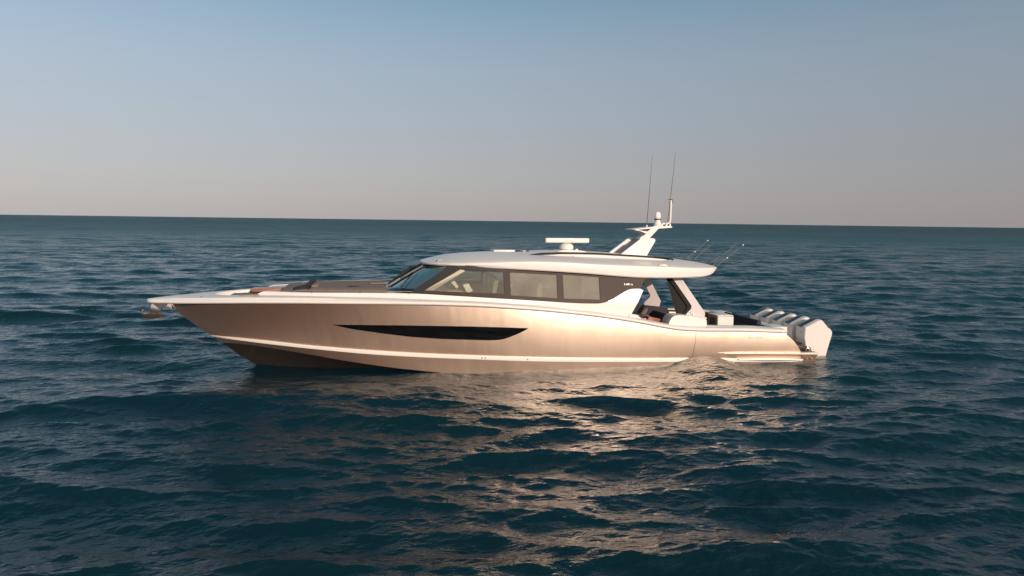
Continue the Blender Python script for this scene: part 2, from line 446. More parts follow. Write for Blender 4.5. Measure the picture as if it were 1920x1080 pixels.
    b3 = bump(n3, 4.0, rangef(150, 600, 0.0, 1.0), b2)
    b4 = bump(ntex(0.05, 5, 1.0, 2.6), 14.0, rangef(120, 500, 0.0, 1.0), b3)
    t.links.new(b4.outputs[0], b.inputs['Normal'])
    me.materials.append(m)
    return o

HUMPS = [(15.6, -2.7, 0.30, 0.9, 1.1), (8.9, -2.8, -0.12, 0.8, 0.9), (3.2, -1.2, -0.02, 1.5, 1.0)]
build_water()

# ------------------------------------------------------------------ the yacht
yacht = empty('motor_yacht', (9.7, 0, 0), 'long champagne and white motor yacht with a black glass slit in its hull', 'yacht')

B = interp([(0, 0.02), (0.06, .12), (0.2, .23), (.5, .37), (1, .64), (2, 1.10), (3, 1.46), (4, 1.74), (5, 1.95), (6, 2.10), (8, 2.28), (10, 2.36), (14, 2.36), (18, 2.28), (18.5, 2.25), (19.5, 2.2)])
ZR = interp([(0, 1.79), (.8, 1.81), (1.92, 1.86), (3.06, 1.90), (4.45, 1.92), (6.1, 1.915), (7.25, 1.90), (8.64, 1.855), (10.17, 1.75), (11.95, 1.56), (12.7, 1.455), (13.57, 1.31), (14.3, 1.165), (14.8, 1.085), (15.4, 1.04), (16.24, 1.015), (17.0, .99), (18.2, .92), (19, .88)])
YR = interp([(.55, 0.0), (.65, .12), (.8, .27), (1.2, .62), (1.8, .96), (2.2, 1.14), (3, 1.43), (4, 1.71), (5, 1.92), (6, 2.07), (8, 2.25), (10, 2.33), (14, 2.33), (18, 2.25), (19.5, 2.17)])
YC = interp([(1.6, 0), (1.8, .16), (2, .30), (2.48, .57), (3.24, .93), (4.4, 1.35), (6.1, 1.75), (8, 2.0), (10, 2.18), (12, 2.24), (19, 2.14)])
ZC = interp([(1.6, .84), (2.48, .82), (3.24, .79), (4.4, .71), (6.1, .60), (7.5, .515), (9, .445), (10.5, .38), (12.0, .32), (13.7, .26), (15.7, .20), (17, .145), (19.1, .08)])
ZCB = interp([(1.6, .81), (3, .73), (4.4, .63), (6.1, .50), (7.5, .415), (9.3, .33), (10.5, .27), (12, .215), (14, .15), (17, .05), (19.1, -.02)])
ZK = interp([(1.9, .61), (2.4, .64), (3.22, .58), (4.4, .43), (5.5, .26), (7, .06), (9, -.12), (19, -.25)])
STEM = interp([(-.6, 3.6), (-.3, 3.0), (.01, 2.54), (.35, 2.22), (.59, 1.93), (.84, 1.60), (1.21, 1.12), (1.54, .72), (1.66, .62), (1.80, .55)])  # x of the stem at height z

def level(x0, x1, fy, fz, y_scale=1.0, n=90):
    pts = []
    for i in range(n):
        s = i/(n-1); g = s*s*0.55+s*0.45
        x = x0+(x1-x0)*g
        pts.append((x, fy(x)*y_scale, fz(x)))
    return pts
L_rail = level(.55, 18.22, YR, lambda x: ZR(x) if x > .8 else 1.80+(x-.55)*.03)
L_ct = level(1.6, 18.95, YC, ZC)
L_cb = level(1.64, 18.95, lambda x: max(0, YC(max(x-.03, 1.6))), ZCB)
L_bk = level(1.92, 18.95, lambda x: YC(max(x-.3, 1.6))*.96, ZK)
L_kl = [(2.3+(18.9-2.3)*(i/89)**1.2, 0.0, interp([(2.3, .27), (2.54, .01), (3.0, -.3), (4, -.6), (6, -.8), (19, -.8)])(2.3+(18.9-2.3)*(i/89)**1.2)) for i in range(90)]

def hull_patch(name, A, B_, rows, mat_, flare=None, endbulge=0.0, parent=yacht):
    mb = MB()
    for sgn in (-1, 1):
        G = []
        for i, (a, b) in enumerate(zip(A, B_)):
            row = []
            s = i/(len(A)-1)
            for k in range(rows+1):
                f = k/rows                      # 1 at the lower curve
                x = a[0]*(1-f)+b[0]*f; y = a[1]*(1-f)+b[1]*f; z = a[2]*(1-f)+b[2]*f
                bow = max(0, 1-(x-.5)/6.0)
                if flare:
                    y -= 4*f*(1-f)*flare(x)*min(1, y/0.4)
                xs = STEM(z); dx = xs-(A[0][0]*(1-f)+B_[0][0]*f)
                x += dx*(1-s)**10
                x += endbulge*4*f*(1-f)*s**14
                row.append((x, sgn*max(y, 0), z))
            G.append(row)
        mb.grid(G)
    return mb.build(name, mat_, parent, 50)
flare = interp([(0.5, .02), (1.5, .11), (3, .12), (5, .06), (8, -.01), (12, -.035), (19, -.035)])
hull = hull_patch('hull', L_rail, L_ct, 18, MAT['champagne'], flare, 0.13)
hull_patch('lower_hull', L_cb, L_bk, 6, MAT['champagne'], None)
bott = hull_patch('hull_bottom', L_bk, L_kl, 8, MAT['bottom'], None)
# transom closing
tr = MB()
ra = [(p[0], p[1], p[2]) for p in (L_rail[-1], (18.52, 2.2, .69), (18.80, 2.14, .40), L_ct[-1], L_bk[-1], L_kl[-1])]
tr.grid([[(x, -y, z) for x, y, z in ra], [(x, y, z) for x, y, z in ra]])
tr.build('transom', MAT['trim_white'], yacht)

# white stripe along the chine
def strip_along(name, top, bot, outw, m_, x0=None, x1=None):
    mb = MB()
    for sgn in (-1, 1):
        G = []
        for a, b in zip(top, bot):
            o_ = outw*min(1, 0.15+(a[0]-1.6)*.8)
            G.append([(a[0], sgn*max(a[1]-.03, 0), a[2]+.004), (a[0], sgn*(a[1]+o_*.7), a[2]+.002), (a[0]*.5+b[0]*.5, sgn*(a[1]+o_), (a[2]+b[2])/2),
                      (b[0], sgn*(b[1]+o_*.7), b[2]-.002), (b[0], sgn*max(b[1]-.03, 0), b[2]-.004)])
        mb.grid(G)
    return mb.build(name, m_, yacht, 40)
strip_along('chine_stripe', L_ct, L_cb, 0.035, MAT['trim_white'])

# rub rail: a long rounded white moulding, and the deck edge above it
mb = MB(); xs = [0.0, .02, .05, .1, .18, .3, .45, .62, .8, 1.0, 1.3, 1.6]+list(np.linspace(2, 18.3, 90))
for sgn in (-1, 1):
    G = []
    for x in xs:
        b = B(x); z = ZR(x); e = min(1, .35+x*1.2)
        y1 = b
        G.append([(x+.10*(x < .6), sgn*max(y1-.10, 0), z-.012), (x, sgn*max(y1-.012, 0), z-.010), (x, sgn*(y1+.022*e), z+.012), (x, sgn*(y1+.034*e), z+.04), (x, sgn*(y1+.022*e), z+.072), (x, sgn*max(y1-.012, 0), z+.088)])
    mb.grid(G)
mb.build('rub_rail', MAT['white'], yacht, 50)
# dark seam strip under the rail
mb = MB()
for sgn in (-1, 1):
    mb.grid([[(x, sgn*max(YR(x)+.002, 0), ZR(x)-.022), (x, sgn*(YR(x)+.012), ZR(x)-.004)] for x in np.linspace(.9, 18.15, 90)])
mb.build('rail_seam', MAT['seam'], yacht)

# ---- decks
ZDH = interp([(0, .10), (.3, .125), (1, .155), (4, .16), (6, .14), (8, .115), (19, .115)])
ZD = lambda x: ZR(x)+ZDH(x)                       # side deck height
VC = interp([(1.75, .02), (1.8, .22), (1.9, .40), (2.2, .66), (2.6, .82), (3.13, 1.0), (4.4, 1.47), (6.1, 1.74), (7.2, 1.92), (8.8, 2.07), (10, 2.12), (14, 2.14), (19, 2.02)])
def gun_rows(x):
    b = B(x)-.012; z = ZR(x)+.088; zd = ZD(x); vi = VC(x) if x >= 1.75 else 0.0
    camber = .012*min(1, x/1.2)*(1-min(1, x/6))
    return [(b, z), (b-.05*min(1, x*2), zd-.012), (b*.5+vi*.5, zd+camber*.7), (vi, zd+camber)]
mb = MB()
for sgn in (-1, 1):
    G = []
    for x in [0.0, .03, .08, .2, .4, .7, 1.0, 1.4, 1.7, 1.75, 1.8, 1.9, 2.0, 2.2, 2.4]+list(np.linspace(2.6, 18.25, 90)):
        G.append([(x, sgn*max(y, 0), z) for y, z in gun_rows(x)])
    mb.grid(G)
mb.build('side_deck', MAT['white'], yacht, 40)
# bow well: walls and floor
mb = MB()
for sgn in (-1, 1):
    G = []
    for x in [1.75, 1.78, 1.8, 1.85, 1.9, 2.0, 2.2, 2.4]+list(np.linspace(2.6, 4.3, 14)):
        v = VC(x); z = ZD(x)+.012*(1-min(1, x/6))
        G.append([(x, sgn*v, z), (x, sgn*max(v-.03, 0), z-.015), (x+.02, sgn*max(v-.06, 0), 1.45), (x+.02, 0, 1.45)])
    mb.grid(G)
mb.build('bow_cockpit', MAT['white'], yacht, 40)
mb = MB(); mb.box(2.25, 3.0, -.62, -.05, 1.5, 2.035, .03).build('bow_seat', MAT['taupe'], yacht)
MB().box(2.55, 3.2, -.93, -.45, 1.9, 2.085, .03).build('bow_cushion', MAT['taupe'], yacht); MB().box(2.6, 3.2, .45, 1.0, 1.8, 2.05, .03).build('bow_cushion', MAT['taupe'], yacht)

# ---- trunk / cabin sides
TT = interp([(2.9, 2.02), (3.02, 2.12), (3.2, 2.165), (4.7, 2.165), (6.11, 2.17), (7.13, 2.16), (8.0, 2.115), (8.9, 2.06), (10.3, 1.97), (11.2, 1.905), (12.0, 1.86), (12.35, 1.855)])
def VS(x, z): return VC(x)-.012-.27*max(0, z-1.9)
def sheerz(x): return ZD(x)-.02
side_top = [(x, TT(x)) for x in np.linspace(2.92, 12.35, 40)]+[(12.5, 1.868), (12.62, 1.90), (12.77, 1.965), (13.0, 2.09), (13.2, 2.195), (13.29, 2.235), (13.38, 2.255), (13.48, 2.262), (13.66, 2.26), (13.73, 2.24), (13.745, 2.21)]
side_bot = [(x, sheerz(x)) for x in np.linspace(2.92, 13.32, 60)]
for sgn in (-1, 1):
    mb = MB(); ruled(mb, side_top, side_bot, VS, sgn, .05, 110, 7)
    mb.build('cabin_side', MAT['white'], yacht, 40)
    # low coaming running aft from the wing to the seat block
    ct = [(13.30, 1.545), (13.45, 1.53), (13.55, 1.515), (13.60, 1.47), (13.63, 1.42), (14.0, 1.335), (14.5, 1.235), (15.0, 1.18), (15.7, 1.155), (16.5, 1.125), (17.2, 1.10), (17.9, 1.05), (18.05, .995), (18.18, .96), (18.3, .93)]
    cb = [(13.30, sheerz(13.3))]+[(x, sheerz(x)) for x in np.linspace(13.4, 18.3, 30)]
    mb = MB(); ruled(mb, ct, cb, lambda x, z: VC(x)+.02, sgn, .22, 60, 3); mb.build('coaming', MAT['white'], yacht, 40)

# foredeck trunk top with sun pad
mb = MB(); G = []
for x in np.linspace(3.2, 7.4, 22):
    v = VC(x)-.07; z = TT(x)-.01
    G.append([(x, y, z) for y in (-v, -v+.1)]+[(x, y, z+.012) for y in (-v*.5, 0, v*.5)]+[(x, y, z) for y in (v-.1, v)])
mb.grid(G); mb.build('trunk_deck', MAT['white'], yacht)
def pad(name, x0, x1, zt0, zt1, vf, m_, edge=.18, n=26):
    mb = MB(); G = []
    for i in range(n):
        s = i/(n-1); x = x0+(x1-x0)*s; e = min(1, min(s, 1-s)*9); e = math.sqrt(max(0, 1-(1-e)**2))
        v = vf(x)*(0.97+.03*e); zt = (zt0+(zt1-zt0)*s); zb = TT(max(x, 3.2))-.02
        h = (zt-zb)*(.25+.75*e); row = []
        for t in np.linspace(-1, 1, 21):
            a = abs(t); q = min(1, (1-a)/edge); q = math.sqrt(max(0, 1-(1-q)**2))
            row.append((x, t*v, zb+h*(.0+q*(.86+.14*(1-a*a)))))
        G.append([(x, -v, zb-.03)]+row+[(x, v, zb-.03)])
    mb.grid(G); k = len(G[0])
    mb.add(G[0], [tuple(range(k))]); mb.add(G[-1], [tuple(range(k))])
    return mb.build(name, m_, yacht, 50)
sp = pad('sun_pad', 4.32, 6.52, 2.275, 2.275, lambda x: VC(x)-.20, MAT['taupe'], .30)
pad('bow_lounge_seat', 3.60, 4.36, 2.19, 2.25, lambda x: VC(x)-.20, MAT['taupe'], .22)
MB().box(4.42, 4.62, -.85, .60, 2.22, 2.325, .05, 3).build('headrest', MAT['taupe'], yacht)
# seams of the pad and its flush hatch slot
mb = MB()
MB().plate([(5.42, 2.285), (5.50, 2.295), (5.74, 2.295), (5.66, 2.285)], -.95, -.80, .005).build('pad_slot', MAT['dark_metal'], yacht)
for k, x in enumerate((5.30, 5.46, 5.62)):
    MB().lathe([(0.001, -.012), (.018, -.008), (.022, .004), (0.012, .02), (0.001, .024)], (x, -1.22, 2.25), 12).build('cup_ring', MAT['steel'], yacht)
MB().tube([(6.05, -.30, 2.30), (6.55, -.25, 2.30)], .018, 8).build('chrome_strip', MAT['steel'], yacht)

# bow rails
for sgn in (-1, 1):
    mb = MB()
    x0, x1 = (3.95, 7.15)
    pts = []
    for x in np.linspace(x0, x1, 22):
        e = min(1, (x-x0)/.15)
        pts.append((x, sgn*(VC(x)-.06), TT(x)+.005+.05*e))
    mb.tube(pts, .011, 8); mb.build('grab_rail', MAT['steel'], yacht)
    for x in (4.48, 5.76, 7.05):
        MB().tube([(x, sgn*(VC(x)-.06), TT(x)-.01), (x, sgn*(VC(x)-.06), TT(x)+.055)], .010, 8).build('rail_post', MAT['steel'], yacht)
pts = [(3.06, 1.38, 2.07), (3.12, 1.38, 2.12), (3.25, 1.40, 2.155), (3.6, 1.47, 2.18), (4.1, 1.58, 2.21), (4.35, 1.62, 2.20)]
MB().tube(pts, .014, 8).build('side_rail', MAT['steel'], yacht)
# deck cleat in the bow
MB().plate([(1.45, 1.985), (1.75, 1.985), (1.70, 1.999), (1.5, 1.999)], -.62, -.50, .003).build('bow_cleat', MAT['dark_metal'], yacht)

# fold-out wooden table in the bow
tb = MB(); tb.plate([(2.80, 2.195), (3.62, 2.215), (3.62, 2.175), (2.95, 2.13), (2.82, 2.155)], -.75, -.05, .015, .006)
tb.build('bow_table', MAT['wood'], yacht)
MB().plate([(3.02, 2.08), (3.22, 2.09), (3.08, 1.50), (2.88, 1.50)], -.72, -.30, .01).build('table_pedestal', MAT['dark_metal'], yacht)

# ---- window band
WB = lambda x: TT(x) if x < 12.35 else 1.855
ZROOF = interp([(7.5, 2.885), (7.85, 2.895), (8.6, 2.885), (9.72, 2.835), (11.05, 2.765), (12.04, 2.70), (13.0, 2.62), (13.78, 2.575), (14.7, 2.565), (15.6, 2.585), (16.0, 2.64), (16.25, 2.74), (16.7, 2.84)])
# window outlines (x, z): lower edge and upper edge
W1b = [(7.46, 2.235), (9.66, 2.155)]; W1t = [(8.62, 2.775), (9.66, 2.750)]
W2b = [(9.84, 2.105), (11.18, 2.015)]; W2t = [(9.84, 2.735), (11.18, 2.660)]
W3b = [(11.36, 2.005), (12.43, 1.965)]; W3t = [(11.36, 2.672), (12.43, 2.595)]
zb = lambda x: TT(x)+.004 if x < 12.35 else 1.859
ztf = lambda x: ZROOF(x)+.03
rimtop = [(12.35, 1.859)]
for sgn in (-1, 1):
    mb = MB(); th = .045
    VB = lambda x, z: VS(x, z)-.004
    # lower sill, upper header, mullions, aft quarter panel: butted pieces of one moulding
    ruled(mb, [(7.46, 2.235), (9.66, 2.155), (9.84, 2.105), (11.18, 2.015), (11.36, 2.005), (12.43, 1.965)], [(x, zb(x)) for x in np.linspace(7.46, 12.43, 30)], VB, sgn, th, 60, 2)
    ruled(mb, [(x, ztf(x)) for x in np.linspace(8.62, 12.43, 30)], [(8.62, 2.775), (9.66, 2.750), (9.84, 2.735), (11.18, 2.660), (11.36, 2.672), (12.43, 2.595)], VB, sgn, th, 50, 2)
    ruled(mb, [(9.66, 2.750), (9.84, 2.735)], [(9.66, 2.155), (9.84, 2.105)], VB, sgn, th, 3, 6)
    ruled(mb, [(11.18, 2.660), (11.36, 2.672)], [(11.18, 2.015), (11.36, 2.005)], VB, sgn, th, 3, 6)
    aft_t = [(x, ztf(x)) for x in np.linspace(12.43, 13.86, 12)]
    aft_b = [(12.43, 1.861), (12.6, 1.897), (12.77, 1.968), (13.0, 2.093), (13.2, 2.198), (13.38, 2.258), (13.5, 2.266), (13.66, 2.264), (13.72, 2.34)]
    ruled(mb, aft_t, aft_b, VB, sgn, th, 26, 8)
    mb.build('window_surround', MAT['bronze'], yacht, 40)
    for nm, tt_, bb_, mt in (('side_window', W1t, W1b, 'front_glass'), ('side_window', W2t, W2b, 'glass'), ('side_window', W3t, W3b, 'glass')):
        mb = MB(); ruled(mb, tt_, bb_, lambda x, z: VS(x, z)-.022, sgn, .008, 14, 6); mb.build(nm, MAT[mt if sgn < 0 else 'clear_glass'], yacht)
    # slanted front pillar
    mb = MB()
    ruled(mb, [(8.18, 2.90), (8.62, 2.90)], [(7.10, 2.20), (7.46, 2.235)], lambda x, z: VS(x, z)-.004, sgn, .05, 3, 10)
    ruled(mb, [(7.10, 2.20), (7.46, 2.235)], [(7.10, zb(7.1)), (7.46, zb(7.46))], lambda x, z: VS(x, z)-.004, sgn, .05, 3, 2)
    mb.build('front_pillar', MAT['black_gloss'], yacht)
    mb = MB(); ruled(mb, [(8.50, 2.84), (8.74, 2.84)], [(7.48, 2.24), (7.72, 2.24)], lambda x, z: VS(x, z)-.09, sgn, .05, 3, 8)
    mb.build('pillar_lining', MAT['beige'], yacht)
    mb = MB(); ruled(mb, [(x, ztf(x)-.02) for x in np.linspace(8.0, 9.7, 10)], [(8.7, 2.80), (9.72, 2.78)], lambda x, z: VS(x, z)-.0005+.006, sgn, .04, 12, 1)
    mb.build('header_trim', MAT['black_gloss'], yacht)
for tx, xx in (('S', 13.19), ('670', 13.285), ('LX', 13.405)):
    text_mesh('model_lettering', tx, .068 if tx != 'LX' else .05, MAT['letter'], yacht, (xx, -VS(xx, 2.4)-.0035, 2.385-(xx-13.3)*.03), (1, 0, -.03), (.0, .25, 1), .002, 1.0)

# windshield (curved in plan) with its mullions and wipers
def wsp(v, f):
    a = abs(v)/1.72
    x = (6.56+.66*a**4)*(1-f)+(7.74+.50*a**3)*f
    z = (2.19+.05*a)*(1-f)+(2.90)*f
    vv = v*(1-.08*f)
    return (x, vv, z+.02*math.sin(math.pi*f))
mb = MB(); G = []
for v in np.linspace(-1.74, 1.74, 41): G.append([wsp(v, f) for f in np.linspace(0.0, 1, 10)])
mb.grid(G)
wsg = mb.build('windshield', MAT['windshield'], yacht, 60)
for v in (-.62, .62):
    mb = MB(); mb.tube([Vector(wsp(v, f))+Vector((-.012, 0, .01)) for f in np.linspace(0, 1, 8)], .022, 6); mb.build('windshield_mullion', MAT['black_gloss'], yacht)
mb = MB(); G = []
for v in np.linspace(-1.78, 1.78, 31):
    p = wsp(v, 0); G.append([(p[0]-.14, p[1]*1.02, p[2]-.05), (p[0]-.10, p[1]*1.01, p[2]-.012), (p[0]+.02, p[1], p[2]+.035), (p[0]+.3, p[1], p[2]-.03), (p[0]+.3, p[1], p[2]-.12)])
mb.grid(G); mb.build('windshield_base', MAT['black_gloss'], yacht)
for v0, v1 in ((-1.45, -.95), (-.05, .45), (1.35, .9)):
    wp = MB(); a = Vector(wsp(v0, .04))+Vector((-.05, 0, .05)); b = Vector(wsp(v1, .62))+Vector((-.05, 0, .04))
    wp.tube([a, a.lerp(b, .5)+Vector((-.03, 0, .02)), b], .014, 6)
    c_ = Vector(wsp(v1, .30))+Vector((-.03, 0, .02)); d_ = Vector(wsp(v1*.9, .92))+Vector((-.03, 0, .02))
    wp.tube([c_, d_], .010, 6); wp.lathe([(.001, -.03), (.04, -.02), (.04, .03), (.001, .04)], a, 12)
    wp.build('wiper', MAT['dark_metal'], yacht)

# ---- hardtop
WF = [(7.50, .02), (7.515, .35), (7.56, .65), (7.66, .98), (7.85, 1.30), (8.2, 1.58), (8.7, 1.76), (9.4, 1.90), (10.2, 1.98), (11.2, 2.04), (13, 2.06), (14.8, 2.03), (15.5, 1.96), (15.9, 1.85), (16.15, 1.70), (16.35, 1.45), (16.48, 1.1), (16.55, .6), (16.57, .02)]
ZCR = interp([(7.5, 2.935), (8.2, 2.965), (9.3, 3.01), (10.5, 3.045), (11.4, 3.02), (12.4, 2.965), (14.25, 2.90), (15.9, 2.85), (16.57, 2.85)])
ZTP = interp([(7.5, 2.945), (7.82, 3.02), (8.25, 3.12), (9, 3.195), (9.9, 3.225), (11.1, 3.225), (13, 3.17), (15.05, 3.065), (16.0, 2.97), (16.57, 2.87)])
mb = MB(); G = []
from_w = resample(WF, 90)
for x, wv in from_w:
    zl = ZROOF(x); zc = max(ZCR(x), zl+.02); ztp = max(ZTP(x), zc+.004)
    e = min(1, wv/1.2)
    r_ = [(0, zl+.045), (max(wv-.5, 0), zl+.045), (max(wv-.10*e, 0), zl+.012), (max(wv-.03*e, 0), zl+.0), (wv-.002, zl+.03), (wv+.015*e, (zl+zc)/2), (wv, zc-.012), (max(wv-.02*e, 0), zc),
          (wv*.93, zc+(ztp-zc)*.16), (wv*.80, zc+(ztp-zc)*.42), (wv*.62, zc+(ztp-zc)*.70), (wv*.4, zc+(ztp-zc)*.89), (wv*.2, zc+(ztp-zc)*.98), (0, ztp)]
    G.append([(x, -y, z) for y, z in r_]+[(x, y, z) for y, z in r_[::-1][1:]])
mb.grid(G)
roof = mb.build('hardtop', MAT['white'], yacht, 26)
# raised centre pod with dark glazed edge
PZ = interp([(10.1, 3.08), (10.6, 3.19), (11.0, 3.245), (11.6, 3.262), (12.4, 3.25), (13.5, 3.20), (14.6, 3.135), (15.1, 3.07), (15.35, 3.02)])
PW = interp([(10.1, .98), (10.9, 1.12), (12, 1.18), (14.4, 1.16), (14.9, 1.08), (15.35, .80)])
mb = MB(); G = []
for x in np.linspace(10.1, 15.35, 46):
    p = PW(x); z = PZ(x)
    r_ = [(p+.10, z-.30), (p+.06, z-.16), (p+.02, z-.05), (p, z-.018)]
    G.append([(x, -y, zz) for y, zz in r_]+[(x, -p+.06, z-.012), (x, 0, z+.0), (x, p-.06, z-.012)]+[(x, y, zz) for y, zz in r_[::-1]])
mb.grid(G); k = len(G[0]); mb.add(G[0], [tuple(range(k))]); mb.add(G[-1], [tuple(range(k))])
pod = mb.build('roof_pod', MAT['white'], roof, 30)
for sgn in (-1, 1):
    mb = MB(); G = []
    for x in np.linspace(10.12, 15.2, 60):
        p = PW(x); z = PZ(x); wd = .028+.035*max(0, 1-(x-10.3)/1.2)
        dz = -.10*max(0, (10.9-x)/.6) if x < 10.9 else (-.17*((x-14.75)/.45)**2 if x > 14.75 else 0)
        G.append([(x, sgn*(p-.05), z+.001), (x, sgn*(p+.004), z+.004), (x, sgn*(p+.016), z-.012+dz*.3), (x, sgn*(p+.026), z-.028-wd+dz*.8), (x, sgn*(p+.012), z-.030-wd+dz*.8)])
    mb.grid(G); mb.build('roof_glazing_strip', MAT['black_gloss'], roof)
# small fittings on the roof
MB().box(9.75, 10.45, .15, .75, 3.21, 3.265, .02).build('roof_hatch', MAT['white'], roof)
MB().box(10.42, 10.85, .10, .55, 3.215, 3.262, .015).build('roof_hatch_glass', MAT['black_gloss'], roof)
nl = MB(); nl.lathe([(.001, -.02), (.06, -.015), (.075, .01), (.05, .035), (.001, .045)], (0, 0, 0), 16)
nl.v = [(14.36+x*2.0, -1.99+y*.7, 2.925+z) for x, y, z in nl.v]
nl.build('side_light', MAT['lens'], roof)
for xx, yy in ((7.90, -1.12), (8.06, -1.15)):
    MB().lathe([(.001, -.02), (.03, -.02), (.034, .02), (.012, .035), (.001, .036)], (xx, yy, 3.0), 12).build('roof_fitting', MAT['steel'], roof)
MB().tube([(7.88, -1.12, 3.02), (8.08, -1.15, 3.03)], .016, 6).build('roof_handle', MAT['silver'], roof)
MB().lathe([(.001, 0), (.02, 0), (.02, .01), (.001, .011)], (11.85, -1.222, 3.15), 10, 'y').build('vent_dot', MAT['dark_metal'], roof)
# cabin head lining
mb = MB(); G = []
for x in np.linspace(8.1, 13.9, 20):
    wv = 1.75; G.append([(x, y, ZROOF(x)+.02) for y in (-wv, 0, wv)])
mb.grid(G); mb.build('head_lining', MAT['beige'], roof)

# ---- aft roof supports
vp = lambda s, t: (lambda x, z: s*(1.82-.30*max(0, min(1, (z-1.3)/1.25))-t))
outer = [(14.80, 2.62), (15.10, 2.62), (15.72, 1.70), (15.86, 1.50), (15.84, 1.36), (15.74, 1.10), (15.15, 1.10), (15.24, 1.46), (15.42, 1.62), (15.44, 1.70), (15.38, 1.80)]
inner = [(14.68, 2.62), (14.79, 2.62), (15.37, 1.80), (15.43, 1.70), (15.41, 1.62), (15.23, 1.46), (15.14, 1.10), (15.04, 1.10), (15.10, 1.42), (15.27, 1.60), (15.30, 1.70)]
for s in (-1, 1):
    sh = (lambda P_: [(x+.15, z-.06*(z < 2.2)) for x, z in P_]) if s > 0 else (lambda P_: P_)
    MB().plate(sh(outer), vp(s, 0), vp(s, .07), .02, .012).build('roof_support', MAT['silver'], yacht)
    if s < 0: MB().plate(inner, vp(s, .012), vp(s, .058), .02).build('support_edge', MAT['matte_black'], yacht)
for xx, zz in ((15.42, 1.50), (15.47, 1.46)):
    MB().lathe([(.001, -.02), (.022, -.016), (.026, .0), (.001, .006)], (xx, -1.83+.04, zz), 12, 'y').build('support_stud', MAT['lens'], yacht)

# ---- cabin interior
MB().box(6.9, 13.6, -1.95, 1.95, 1.05, 1.10, .0).build('cabin_sole', MAT['floor'], yacht)
MB().plate([(7.2, 2.05), (7.6, 2.15), (8.3, 2.20), (8.6, 2.17), (8.75, 1.9), (8.75, 1.10), (7.2, 1.10)], -1.55, 1.55, .04).build('dashboard', MAT['beige'], yacht)
MB().plate([(8.3, 2.18), (8.45, 2.38), (8.50, 2.37), (8.44, 2.14)], -1.0, -.2, .01).build('helm_screen', MAT['black_gloss'], yacht)
def helm_seat(x, y, mat_='trim_white'):
    s = MB(); s.box(x-.25, x+.28, y-.28, y+.28, 1.62, 1.76, .05, 3)
    s.plate([(x+.18, 1.72), (x+.30, 1.72), (x+.42, 2.45), (x+.38, 2.52), (x+.30, 2.48)], y-.27, y+.27, .04, .02)
    o_ = s.build('helm_seat', MAT[mat_], yacht)
    MB().lathe([(.14, 1.10), (.05, 1.14), (.05, 1.62), (.12, 1.63)], (x, y, 0), 14).build('seat_pedestal', MAT['steel'], o_)
helm_seat(9.3, -.6); helm_seat(9.3, .1); helm_seat(9.3, .8)
s = MB(); s.plate([(10.3, 1.10), (11.9, 1.10), (11.9, 1.62), (10.6, 1.62), (10.62, 2.25), (10.5, 2.28), (10.38, 1.7)], .5, 1.7, .04, .02).build('lounge_seat', MAT['beige'], yacht)
s = MB(); s.plate([(10.55, 1.10), (11.15, 1.10), (11.15, 1.55), (10.96, 1.62), (10.98, 2.35), (10.90, 2.40), (10.82, 1.7)], -.95, -.35, .04, .02).build('companion_seat', MAT['trim_white'], yacht)
MB().box(12.0, 12.06, -1.7, 1.7, 1.12, 2.68, .0).build('galley_bulkhead', MAT['beige'], yacht)
MB().box(11.3, 12.0, .9, 1.8, 1.1, 2.0, .03).build('galley_counter', MAT['trim_white'], yacht)
MB().plate([(8.60, 2.34), (8.76, 2.38), (8.88, 2.17), (8.73, 2.10)], -1.36, -1.06, .01, .004).build('helm_display', MAT['bright_white'], yacht)
MB().plate([(8.26, 2.42), (8.36, 2.45), (8.48, 2.29), (8.42, 2.24)], -1.34, -1.10, .01, .004).build('throttle_console', MAT['bright_white'], yacht)
MB().plate([(10.85, 2.42), (10.76, 2.22), (10.74, 1.72), (10.90, 1.72), (10.91, 2.28)], -1.36, -.98, .03, .01).build('seat_back', MAT['bright_white'], yacht)
MB().plate([(9.88, 2.34), (10.06, 2.34), (9.94, 2.20), (9.88, 2.1)], -1.33, -1.0, .01, .004).build('seat_armrest', MAT['bright_white'], yacht)
MB().plate([(12.25, 1.98), (12.30, 1.93), (12.40, 1.93), (12.50, 2.08), (12.44, 2.10)], -1.40, -1.05, .02, .01).build('scatter_pillow', MAT['bright_white'], yacht)
MB().tube([(12.03, -1.35, 1.5), (12.03, -1.35, 2.6)], .02, 8).build('grab_pole', MAT['steel'], yacht)

# ---- radar
MB().plate([(11.45, 3.22), (11.75, 3.285), (12.35, 3.285), (12.75, 3.20)], -.42, .42, .05, .02).build('radar_plinth', MAT['white'], yacht)
rad = MB().lathe([(.001, .0), (.17, .0), (.215, .05), (.215, .12), (.18, .18), (.12, .215), (.001, .22)], (12.02, 0, 3.275), 28).build('radar', MAT['white'], yacht)
mb = MB(); mb.box(11.33, 12.74, -.075, .075, 3.505, 3.655, .035, 3); rb = mb.build('radar_bar', MAT['white'], rad)
MB().box(11.33-.004, 11.40, -.07, .07, 3.512, 3.648, .03, 3).build('bar_end_cap', MAT['silver'], rb)
text_mesh('radar_lettering', 'GARMIN', .085, MAT['grey_letter'], rb, (12.04, -.0765, 3.58), (1, 0, 0), (0, 0, 1), .001, 1.05)
MB().lathe([(.001, 0), (.05, 0), (.045, .035), (.001, .05)], (12.32, -.1, 3.28), 12).build('gps_puck', MAT['white'], yacht)

